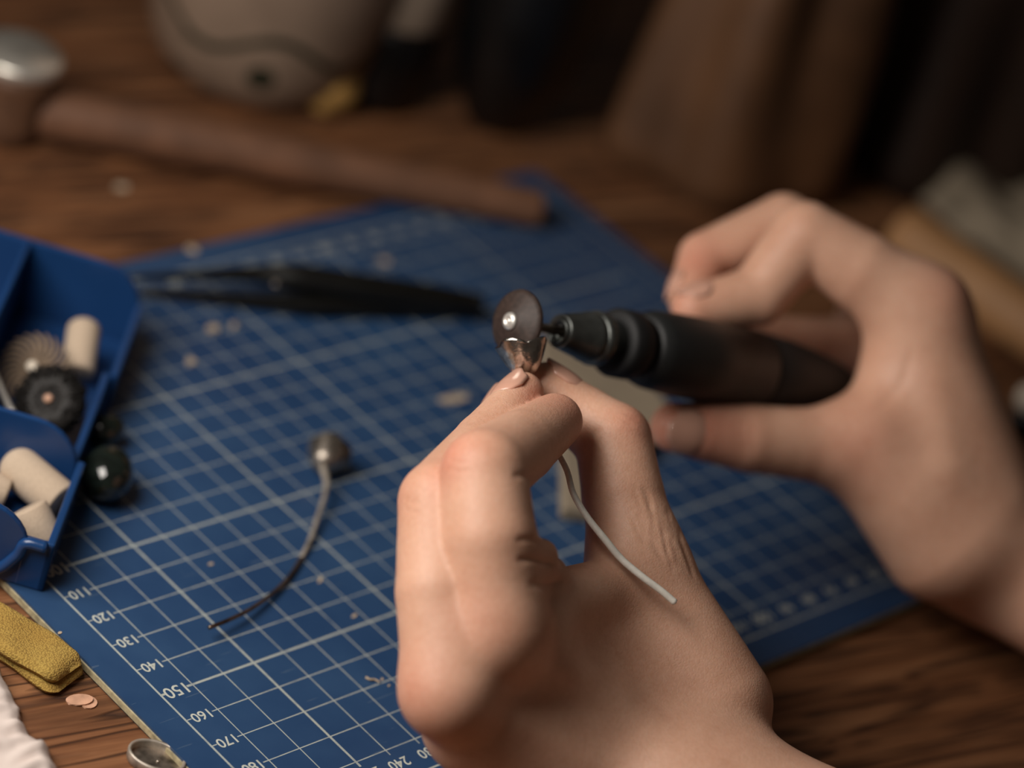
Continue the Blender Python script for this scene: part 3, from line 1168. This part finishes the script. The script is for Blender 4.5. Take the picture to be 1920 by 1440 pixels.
def build_bristle_disc():
    c = onz(62, 690, 10)
    t = thing('radial_bristle_disc', c - np.array([0, 0, 8]), 'grey-brown radial bristle disc with curved blades in the blue box', 'bristle disc')
    n = cv(-0.1, 0.35, 0.9)
    x, y, a = frame_from(n)
    blades = 22
    me = None
    for k in range(blades):
        q = 2 * math.pi * k / blades
        pts = []
        for i in range(7):
            f = i / 6
            r = 2.0 + 8.0 * f
            th = q + 0.55 * f * f
            pts.append(c + (x * math.cos(th) + y * math.sin(th)) * r + a * (0.8 * f - 0.5 * f * f))
        mesh_obj('blade', *tube(pts, [0.38, 0.62, 0.78, 0.72, 0.4], 8, flat=(1.0, 0.8)), M['bristle'], t)
    hub = mesh_obj('hub', *lathe([(0, -0.9), (2.6, -0.9), (2.6, 0.6), (1.9, 1.0), (0, 1.0)], c, a, 24), M['bristle'], t)
    o = mesh_obj('centre_rivet', *lathe([(0, 1.0), (1.7, 1.0), (1.6, 1.6), (0.9, 2.1), (0, 2.2)], c, a, 20), M['ivory'], t)


def build_brush_wheel():
    c = onz(95, 752, 12)
    n = cv(-0.15, 0.3, 0.92)
    t = thing('wheel_brush', c - np.array([0, 0, 8]), 'black bristle wheel brush with a small copper-coloured centre in the blue box', 'wheel brush')
    x, y, a = frame_from(n)
    V, F = [], []
    rnd = random.Random(4)
    for k in range(900):
        q = rnd.uniform(0, 2 * math.pi)
        h0 = rnd.uniform(-2.2, 2.2)
        d = x * math.cos(q) + y * math.sin(q)
        p0 = c + d * 3.0 + a * h0 * 0.6
        p1 = c + d * rnd.uniform(8.4, 9.6) + a * (h0 * 1.25) + np.array([rnd.uniform(-.5, .5) for _ in range(3)])
        s = np.cross(d, a)
        o = len(V)
        V += [p0 - s * 0.3, p0 + s * 0.3, p1 + s * 0.35, p1 - s * 0.35, p0 + a * 0.5, p1 + a * 0.5]
        F += [(o, o + 1, o + 2, o + 3), (o, o + 4, o + 5, o + 3), (o + 1, o + 2, o + 5, o + 4)]
    b = mesh_obj('bristles', V, F, M['black_bristle'], t, smooth=False)
    b['kind'] = 'stuff'
    mesh_obj('core', *lathe([(0, -2.4), (7.6, -1.9), (8.2, 0), (7.6, 1.9), (3.2, 2.6), (3.0, 1.6), (0, 1.6)], c, a, 32), M['black_bristle'], t)
    o = mesh_obj('centre_screw', *lathe([(0, 1.5), (1.2, 1.5), (1.2, 2.6), (0.8, 3.0), (0, 3.1)], c, a, 18), M['petal'], t)
    o['label'] = 'copper-coloured centre screw'


build_bristle_disc()
build_brush_wheel()
o = mesh_obj('mandrel_pin', *tube(smooth_path([onz(-14, 690, 12), onz(6, 738, 10), onz(24, 776, 9)], 6), [0.8, 0.8, 1.1], 12), M['steel'])
tag(rebase(o), 'thin bright steel mandrel lying beside the bristle disc at the picture edge', 'mandrel')


# ------------------------------------------------------------------ loose things near the box
def blob(name, c, rx, ry, rz, mat, label, cat, group=None, rot=0.0, amp=0.04, seed=1, seg=36, rings=22, zflat=None):
    rnd = np.random.default_rng(seed)
    W = [(rnd.normal(size=3) * 1.6, rnd.uniform(0, 6)) for _ in range(5)]
    V, F = [], []
    cr, sr = math.cos(rot), math.sin(rot)
    for i in range(rings + 1):
        ph = math.pi * i / rings
        for k in range(seg):
            th = 2 * math.pi * k / seg
            d = np.array([math.sin(ph) * math.cos(th), math.sin(ph) * math.sin(th), math.cos(ph)])
            f = 1 + amp * sum(math.sin(w @ d * 1.5 + p) for w, p in W) / 2
            p = d * f * np.array([rx, ry, rz])
            p = np.array([p[0] * cr - p[1] * sr, p[0] * sr + p[1] * cr, p[2]])
            V.append(np.asarray(c) + p)
    for i in range(rings):
        for k in range(seg):
            k2 = (k + 1) % seg
            F.append((i * seg + k, (i + 1) * seg + k, (i + 1) * seg + k2, i * seg + k2))
    V = np.array(V)
    if zflat is not None:
        V[:, 2] = np.maximum(V[:, 2], zflat)
    o = mesh_obj(name, V, F, M[mat])
    rebase(o)
    return tag(o, label, cat, group)


blob('polished_stone', onz(200, 888, 6.5), 8.8, 7.0, 6.9, 'stone', 'larger dark polished stone beside the blue box, nearer the camera', 'stone', 'dark polished stones', rot=0.7, seed=2, zflat=0.03)
blob('polished_stone', onz(196, 806, 4.5), 5.4, 5.0, 4.5, 'stone', 'smaller dark amber-tinged polished stone tucked behind the larger one', 'stone', 'dark polished stones', rot=0.2, seed=5, zflat=0.03)


def build_yellow():
    # a folded strip of thick yellow knit: two layers joined by a rounded fold
    c0, c1 = onz(-60, 1168, ZD), onz(124, 1286, ZD)
    ax = (c1 - c0)
    L = np.linalg.norm(ax)
    ax /= L
    sd = np.cross(EZ, ax)
    t = thing('folded_yellow_cloth', c0 * 0.5 + c1 * 0.5, 'thick folded strip of yellow knitted cloth on the desk by the mat edge', 'cloth')
    for name, z0, z1, w, e0, e1 in (('lower_fold', 0.1, 3.0, 6.8, -0.5, 1.0), ('upper_fold', 3.0, 6.4, 7.2, 0, 0.0)):
        n, mm = 40, 22
        V, F = [], []
        for side in (0, 1):
            for i in range(n + 1):
                f = i / n
                for j in range(mm + 1):
                    g = j / mm * 2 - 1
                    end = max(0, (f - 0.90) / 0.10)
                    ww = w * (1 - 0.30 * end ** 2) + 0.5 * math.sin(f * 9 + z0)
                    edge = max(0.0, 1 - max(abs(g) - 0.72, 0) ** 2 / 0.28 ** 2)
                    rnd_ = math.sqrt(edge) * math.sqrt(max(0, 1 - end ** 2.2))
                    zm = (z0 + z1) / 2
                    z = zm + (1 if side else -1) * (z1 - z0) / 2 * max(rnd_, 0.02) + 0.5 * math.sin(f * 13 + g * 2 + z0)*0.5*side
                    z -= 0.5 * end * (z0 > 1)
                    V.append(c0 + ax * (L * f * (1 + 0.0) + e1) + sd * (g * ww) + EZ * z)
        N1 = (n + 1) * (mm + 1)
        for i in range(n):
            for j in range(mm):
                k = i * (mm + 1) + j
                F.append((N1 + k, N1 + k + 1, N1 + k + mm + 2, N1 + k + mm + 1)[::-1])
                F.append((k, k + 1, k + mm + 2, k + mm + 1))
        rim = list(range(mm + 1)) + [i * (mm + 1) + mm for i in range(1, n + 1)] + [n * (mm + 1) + j for j in range(mm - 1, -1, -1)] + [i * (mm + 1) for i in range(n - 1, 0, -1)]
        for q in range(len(rim)):
            a_, b_ = rim[q], rim[(q + 1) % len(rim)]
            F.append((a_, N1 + a_, N1 + b_, b_))
        mesh_obj(name, V, F, M['knit'], t)


build_yellow()


def build_tissue():
    # crumpled white tissue: relief sheet with an irregular torn edge and thickness
    pts = [(-160, 1250), (-10, 1258), (34, 1330), (52, 1385), (84, 1400), (112, 1470), (140, 1560), (-160, 1560)]
    poly = [onz(x, y, ZD)[:2] for x, y in pts]

    def inside(p):
        c = False
        n = len(poly)
        for i in range(n):
            (x0, y0), (x1, y1) = poly[i], poly[i - 1]
            if (y0 > p[1]) != (y1 > p[1]) and p[0] < (x1 - x0) * (p[1] - y0) / (y1 - y0) + x0:
                c = not c
        return c

    def edged(p):
        best = 1e9
        n = len(poly)
        for i in range(n):
            a, b = np.array(poly[i - 1]), np.array(poly[i])
            t = np.clip((p - a) @ (b - a) / ((b - a) @ (b - a)), 0, 1)
            best = min(best, np.linalg.norm(p - a - t * (b - a)))
        return best
    P = np.array(poly)
    lo, hi = P.min(0), P.max(0)
    st = 0.9
    nx, ny = int((hi[0] - lo[0]) / st) + 1, int((hi[1] - lo[1]) / st) + 1
    rnd = np.random.default_rng(9)
    W = [(rnd.normal(size=2) * s, rnd.uniform(0, 6), a) for s, a in [(0.09, 1.3), (0.12, 1.1), (0.22, 0.7), (0.3, 0.5), (0.5, 0.35), (0.7, 0.25), (1.0, 0.15)]]
    V, idx = [], {}
    for i in range(nx):
        for j in range(ny):
            p = lo + np.array([i, j]) * st
            w = sum(math.sin(k @ p * 1.0 + ph) * a for k, ph, a in W)
            q = p + np.array([math.sin(p[1] * 0.9), math.cos(p[0] * 0.8)]) * 0.4
            if inside(q):
                e = min(1.0, edged(q) / 4.0)
                idx[i, j] = len(V)
                V.append((p[0], p[1], ZD + 0.4 + e ** 0.6 * (3.2 + abs(w) * 1.5)))
    F = [(idx[i, j], idx[i + 1, j], idx[i + 1, j + 1], idx[i, j + 1]) for i in range(nx) for j in range(ny)
         if (i, j) in idx and (i + 1, j) in idx and (i + 1, j + 1) in idx and (i, j + 1) in idx]
    o = mesh_obj('crumpled_tissue', V, F, M['tissue'])
    s = o.modifiers.new('thickness', 'SOLIDIFY')
    s.thickness = 0.0005
    s.offset = -1
    tag(rebase(o), 'crumpled white paper tissue at the lower left corner of the desk', 'tissue')


build_tissue()


def flake(name, px, pts_r, z, label, cat, group, mat='petal', th=0.35, seed=1, squash=0.6, rot=0.0, lift=0.0):
    c = onz(px[0], px[1], z)
    rnd = random.Random(seed)
    n = 18
    V = []
    for lay in (0, 1):
        for k in range(n):
            a = 2 * math.pi * k / n
            r = pts_r * (1 + 0.12 * math.sin(2 * a + seed) + 0.06 * rnd.uniform(-1, 1) * (lay == 0))
            x, y = r * math.cos(a), r * squash * math.sin(a)
            V.append(c + np.array([x * math.cos(rot) - y * math.sin(rot), x * math.sin(rot) + y * math.cos(rot), lay * th + lift * (math.cos(a) + 1) / 2]))
    F = [tuple(range(n - 1, -1, -1)), tuple(range(n, 2 * n))] + [(k, (k + 1) % n, n + (k + 1) % n, n + k) for k in range(n)]
    o = mesh_obj(name, V, F, M[mat], smooth=False)
    rebase(o)
    return tag(o, label, cat, group)


flake('pink_flake', (148, 1315), 3.2, ZD + 0.02, 'thin pinkish oval flake on the desk beside the yellow cloth, uppermost of the pair', 'flake', 'pink flakes on the desk', seed=3, squash=0.62, rot=-0.2, lift=0.6)
flake('pink_flake', (166, 1318), 2.6, ZD + 0.02, 'thin pinkish oval flake peeping out from under the other flake', 'flake', 'pink flakes on the desk', seed=5, squash=0.7, rot=0.3)


def build_bezel():
    # oval silver setting lying on the desk against the mat
    c = onz(290, 1432, ZD)
    c[2] = ZD + 0.05
    t = thing('silver_bezel', c, 'oval silver bezel cup with a dull grey floor at the bottom edge by the mat', 'bezel cup')
    d = onz(340, 1442, ZD) - onz(240, 1405, ZD)
    d[2] = 0
    d /= np.linalg.norm(d)
    e = np.cross(EZ, d)
    n = 56

    def ring(r, z):
        return [c + d * math.cos(2 * math.pi * k / n) * (7.0 + r) + e * math.sin(2 * math.pi * k / n) * (5.0 + r) + EZ * z for k in range(n)]
    rings = [ring(-0.3, 0), ring(0.1, 0.3), ring(0.2, 2.4), ring(0.05, 2.9), ring(-0.45, 2.9), ring(-0.6, 2.5), ring(-0.7, 0.7)]
    V = [p for r in rings for p in r]
    F = []
    for i in range(len(rings) - 1):
        for k in range(n):
            k2 = (k + 1) % n
            F.append((i * n + k, i * n + k2, (i + 1) * n + k2, (i + 1) * n + k))
    mesh_obj('bezel_wall', V, F, M['grey_wire'], t)
    r2 = ring(-0.6, 0.05) + ring(-0.65, 0.9)
    F = [tuple(range(n - 1, -1, -1)), tuple(range(n, 2 * n))] + [(k, (k + 1) % n, n + (k + 1) % n, n + k) for k in range(n)]
    o = mesh_obj('floor_plate', r2, F, M['dull_silver'], t, smooth=False)
    o['label'] = 'dull grey floor of the cup'
    mesh_obj('solder_nub', *lathe([(0, 0.8), (0.5, 0.8), (0.4, 1.2), (0, 1.35)], c + d * 0.6, EZ, 14), M['dull_silver'], t)


build_bezel()

SCR = [((600, 1088), 1.3, 0.35, 0.5), ((664, 1155), 1.0, 0.5, 0.2), ((395, 1058), 0.7, 0.7, 0.1), ((398, 618), 1.9, 0.8, 0.4), ((438, 612), 1.4, 0.6, 0.9), ((357, 680), 1.5, 0.8, 0.2),
       ((850, 748), 5.5, 0.3, -0.2), ((716, 1274), 0.5, 0.7, 0.4), ((729, 1286), 0.4, 0.7, 0.4), ((112, 1187), 0.6, 0.7, 0.4), ((720, 490), 2.0, 0.8, 0.3), ((360, 468), 2.2, 0.7, 1.2)]
for i, (px, r, sq, ro) in enumerate(SCR):
    if i in (3, 4, 5, 9):
        lab = {3: 'pinkish crumb on the mat just below the tweezers, left one of two', 4: 'pinkish crumb on the mat just below the tweezers, right one of two',
               5: 'small pinkish crumb on the mat right of the blue box rim', 9: 'tiny pale crumb on the mat border near the printed 120'}[i]
    else:
        lab = {0: 'pale sliver of scrap right of the loose pin stem', 1: 'small pale chip on the mat left of the left hand', 2: 'tiny pinkish chip on the mat left of the loose pin stem',
               6: 'long pale smear-like scrap on the mat left of the fingertips', 7: 'tiny white speck at the end of the curled shaving', 8: 'tiny white speck below the curled shaving',
               10: 'pale crumb on the mat above the tweezers body', 11: 'pale crumb near the far mat edge above the tweezers tips'}[i]
    flake('scrap', px, r, 0.02, lab, 'scrap', 'scraps on the mat', mat='scrap', th=0.18 if i not in (3, 4, 5) else 0.8, seed=i, squash=sq, rot=ro)
flake('scrap', (228, 352), 2.0, ZD + 0.02, 'pale round speck on the far desk below the hammer handle', 'scrap', 'scraps on the mat', mat='scrap', th=0.4, seed=40, squash=0.9)
o = mesh_obj('curled_shaving', *tube(smooth_path([onz(686, 1270, 0.4), onz(694, 1274, 0.5), onz(702, 1274, 0.5), onz(712, 1279, 0.4)], 5), [0.32, 0.28, 0.2], 8), M['scrap'])
tag(rebase(o), 'tiny curled pale shaving on the mat left of the knuckles', 'shaving')


# ------------------------------------------------------------------ tweezers
def build_tweezers():
    t = thing('tweezers', onz(600, 570, 0), 'black steel tweezers lying on the mat behind the fingertips', 'tweezers')
    up = smooth_path([onz(246, 520, 5), onz(360, 516, 6.5), onz(480, 514, 8), onz(560, 521, 9), onz(680, 540, 8.5), onz(800, 556, 7), onz(892, 570, 5.5)], 6)
    lowp = smooth_path([onz(262, 548, 2), onz(380, 556, 2.6), onz(500, 566, 3), onz(580, 572, 3.2), onz(690, 572, 3.4), onz(800, 575, 3.4), onz(892, 575, 3.4)], 6)
    mesh_obj('arm', *tube(up, [0.9, 1.7, 3.0, 5.0, 5.2, 4.8, 4.0], 12, flat=(0.9, 0.85)), M['black_metal'], t)
    mesh_obj('arm', *tube(lowp, [0.9, 1.7, 2.6, 3.9, 4.2, 4.0, 3.8], 12, flat=(0.9, 0.75)), M['black_metal'], t)
    mesh_obj('rivet', *lathe([(0, 0), (1.2, 0), (1.0, 0.6), (0, 0.8)], onz(518, 533, 11.5), EZ, 16), M['dull_silver'], t)
    V, F = box((onz(875, 573, 4.4)), cv(1, -0.08, 0), np.cross(EZ, cv(1, -0.08, 0)), EZ, 5, 2.4, 3.6)
    bevel_mod(mesh_obj('joined_end', V, F, M['black_metal'], t, smooth=False), 1.2, 3)


build_tweezers()


# ------------------------------------------------------------------ pale felt wedge under the hands
def build_wedge():
    P = [onz(1046, 975, 0), onz(1112, 985, 0), onz(1262, 800, 0), onz(1130, 640, 0), onz(1000, 655, 0), onz(1046, 885, 0)]
    n = len(P)
    top = [p + EZ * 5.0 for p in P]
    base = [p + EZ * 0.05 for p in P]
    V = base + top
    F = [tuple(range(n)), tuple(range(2 * n - 1, n - 1, -1))] + [(k, n + k, n + (k + 1) % n, (k + 1) % n) for k in range(n)]
    o = bevel_mod(mesh_obj('felt_wedge', V, F, M['greige'], smooth=False), 1.2, 3)
    tag(rebase(o), 'grey-beige felt wedge lying on the mat behind the left thumb', 'felt wedge')


build_wedge()


# ------------------------------------------------------------------ hammer
def build_hammer():
    top = onz(38, 96, 25)
    t = thing('hammer', np.array([top[0], top[1], ZD]), 'small hammer with a bright round face and a long brown wooden handle', 'hammer')
    b = np.array([top[0], top[1], ZD])
    mesh_obj('head', *lathe([(0, 0.1), (11.5, 0.1), (12.6, 1.2), (12.8, 8), (12.2, 12), (13.0, 20), (13.4, 24.5), (0, 24.5)], b, EZ, 40), M['hammer_side'], t)
    o = mesh_obj('face', *lathe([(0, 24.4), (13.5, 24.4), (13.8, 25.2), (13.8, 27.2), (13.0, 28.2), (0, 28.6)], b, EZ, 40), M['hammer_metal'], t)
    o['label'] = 'bright worn metal face'
    h0 = np.array([top[0], top[1], 5.5])
    h1 = onz(1012, 392, 6.2)
    d = (h1 - h0)
    pts = [h0 + d * f for f in (0.0, 0.15, 0.35, 0.6, 0.8, 0.95, 1.0)]
    mesh_obj('handle', *tube(smooth_path(pts, 5), [8.2, 8.2, 8.0, 7.4, 6.8, 6.3, 6.0], 24), M['handle'], t)


build_hammer()

# ------------------------------------------------------------------ vessels at the back
jb = onz(432, 190, ZD)
jr = [(0, 0.1), (26, 0.1), (30, 1.5), (35, 8), (38, 16), (40.5, 30), (43, 60), (45, 120), (46, 168), (44.6, 169), (43.5, 167), (41, 60), (38, 30), (33, 10), (0, 5)]
V, F = lathe([(r, h) for r, h in jr], (0, 0, 0), EZ, 64)
jb2 = jb + np.array([22, 16, 0])
o = mesh_obj('ceramic_jar', V, F, M['jar'], loc=(jb2[0], jb2[1], ZD))
tag(o, 'cream ceramic jar with a dark painted wavy line behind the hammer', 'jar')
yb = onz(602, 222, ZD) + np.array([4, 4, 0])
blob('ochre_sponge', yb + EZ * 10, 10.5, 10, 9.9, 'yellow', 'small ochre yellow round sponge in front of the black bottle', 'sponge', amp=0.16, seed=11, zflat=ZD + 0.05)


def bottle(name, base, parts, label, cat):
    t = thing(name, base, label, cat)
    for nm, prof, mat in parts:
        mesh_obj(nm, *lathe(prof, base, EZ, 44), M[mat], t)
    return t


b1 = onz(742, 222, ZD) + np.array([2, 14, 0])
bottle('black_bottle', b1, [('body', [(0, 0.1), (12.5, 0.1), (14, 1.5), (15.2, 8), (16, 30), (15, 33), (0, 33)], 'black_glass'),
                            ('cap', [(0, 33), (15.5, 33), (16.3, 34), (16.3, 64), (15.6, 65.5), (0, 66)], 'grey_cap')],
       'short black bottle with a taupe cap beside the cream jar', 'bottle')
b2 = onz(1035, 300, ZD) + np.array([-4, 26, 0])
bottle('black_pot', b2, [('body', [(0, 0.1), (9, 0.1), (11, 2), (17, 14), (22, 30), (24.5, 50), (25, 120), (24, 168), (0, 170)], 'black_glass'),
                         ('rim', [(0, 169.5), (22, 169.5), (23, 171), (22, 173), (0, 173)], 'black_glass')],
       'tall black pot standing at the far corner of the mat', 'pot')


# ------------------------------------------------------------------ heap of brown leather, tan rod, cloth, knob
def heap(name, c, R, H, mat, label, cat, folds=9, seed=1, squash=(1, 1), rot=0.0):
    rnd = np.random.default_rng(seed)
    ph = rnd.uniform(0, 6.28, 6)
    V, F = [], []
    rings, seg = 30, 120
    for i in range(rings + 1):
        t = i / rings
        z = H * math.sin(t * math.pi / 2) ** 0.9
        base = math.cos(t * math.pi / 2) ** 0.55
        for k in range(seg):
            th = 2 * math.pi * k / seg
            fold = 0.11 * math.sin(folds * th + ph[0] + 2.4 * t) + 0.035 * math.sin((folds * 2 - 3) * th + ph[1] - 2.2 * t) + 0.08 * math.sin(3 * th + ph[2])
            r = R * base * (1 + fold * (1 - 0.4 * t)) + R * 0.03 * math.sin(9 * t + 4 * th + ph[3])
            x, y = r * math.cos(th) * squash[0], r * math.sin(th) * squash[1]
            V.append((c[0] + x * math.cos(rot) - y * math.sin(rot), c[1] + x * math.sin(rot) + y * math.cos(rot),
                      c[2] + z * (1 + 0.05 * math.sin(5 * th + ph[4])) + 0.05))
    for i in range(rings):
        for k in range(seg):
            k2 = (k + 1) % seg
            F.append((i * seg + k, i * seg + k2, (i + 1) * seg + k2, (i + 1) * seg + k))
    F.append(tuple(range(seg - 1, -1, -1)))
    F.append(tuple(range(rings * seg, rings * seg + seg)))
    o = mesh_obj(name, V, F, M[mat])
    rebase(o)
    return tag(o, label, cat)


hc = onz(1290, 400, ZD)
heap('leather_heap', hc + np.array([36, 22, 0]), 36, 150, 'leather', 'blurred heap of crumpled brown leather behind the rotary tool', 'leather', folds=5, seed=3)
hd = onz(1560, 330, ZD)
heap('dark_leather_heap', hd + np.array([62, 16, 0]), 50, 160, 'dark_leather', 'very dark brown crumpled leather heap behind the right hand, right of the lighter heap', 'leather', folds=5, seed=8)

r0, r1 = onz(1690, 440, 8), onz(1990, 650, 8)
o = mesh_obj('wooden_rod', *tube([r0 + (r1 - r0) * f for f in np.linspace(0, 1, 12)], 10.6, 28), M['tan_wood'])
tag(rebase(o), 'tan wooden rod lying on the desk behind the right knuckles', 'rod')


def build_cloth():
    a, b, c_, d = onz(1700, 360, ZD), onz(1790, 440, ZD), onz(2080, 640, ZD), onz(2080, 300, ZD)
    n = 40
    V = []
    for i in range(n + 1):
        for j in range(n + 1):
            f, g = i / n, j / n
            p = (a * (1 - f) + d * f) * (1 - g) + (b * (1 - f) + c_ * f) * g
            e = min(f, g, 1 - f, 1 - g) * 8
            p = p + EZ * (1.2 + min(1, e) * (6 + 4 * math.sin(5 * f + 7 * g) + 2 * math.sin(17 * f - 9 * g)))
            V.append(p)
    F = [(i * (n + 1) + j, (i + 1) * (n + 1) + j, (i + 1) * (n + 1) + j + 1, i * (n + 1) + j + 1) for i in range(n) for j in range(n)]
    o = mesh_obj('grey_cloth', V, F, M['greige'])
    s = o.modifiers.new('thickness', 'SOLIDIFY')
    s.thickness = 0.001
    tag(rebase(o), 'rumpled grey-beige cloth lying behind the tan rod', 'cloth')


build_cloth()
kb = onz(1908, 812, ZD)
t = thing('knobbed_stopper', kb, 'small ivory-white knob on a black stub at the right picture edge', 'stopper')
ka = cv(-0.35, 0.9, 0.1)
mesh_obj('stub', *lathe([(0, 0.2), (4.4, 0.2), (4.8, 1.0), (4.4, 6), (3.6, 9.5), (0, 9.5)], kb, EZ, 28), M['black_glass'], t)
mesh_obj('knob', *lathe([(0, 9.3), (3.2, 9.3), (5.0, 10.6), (5.6, 13), (5.0, 15.6), (3.0, 17.4), (0, 18)], kb, EZ, 28), M['ivory'], t)
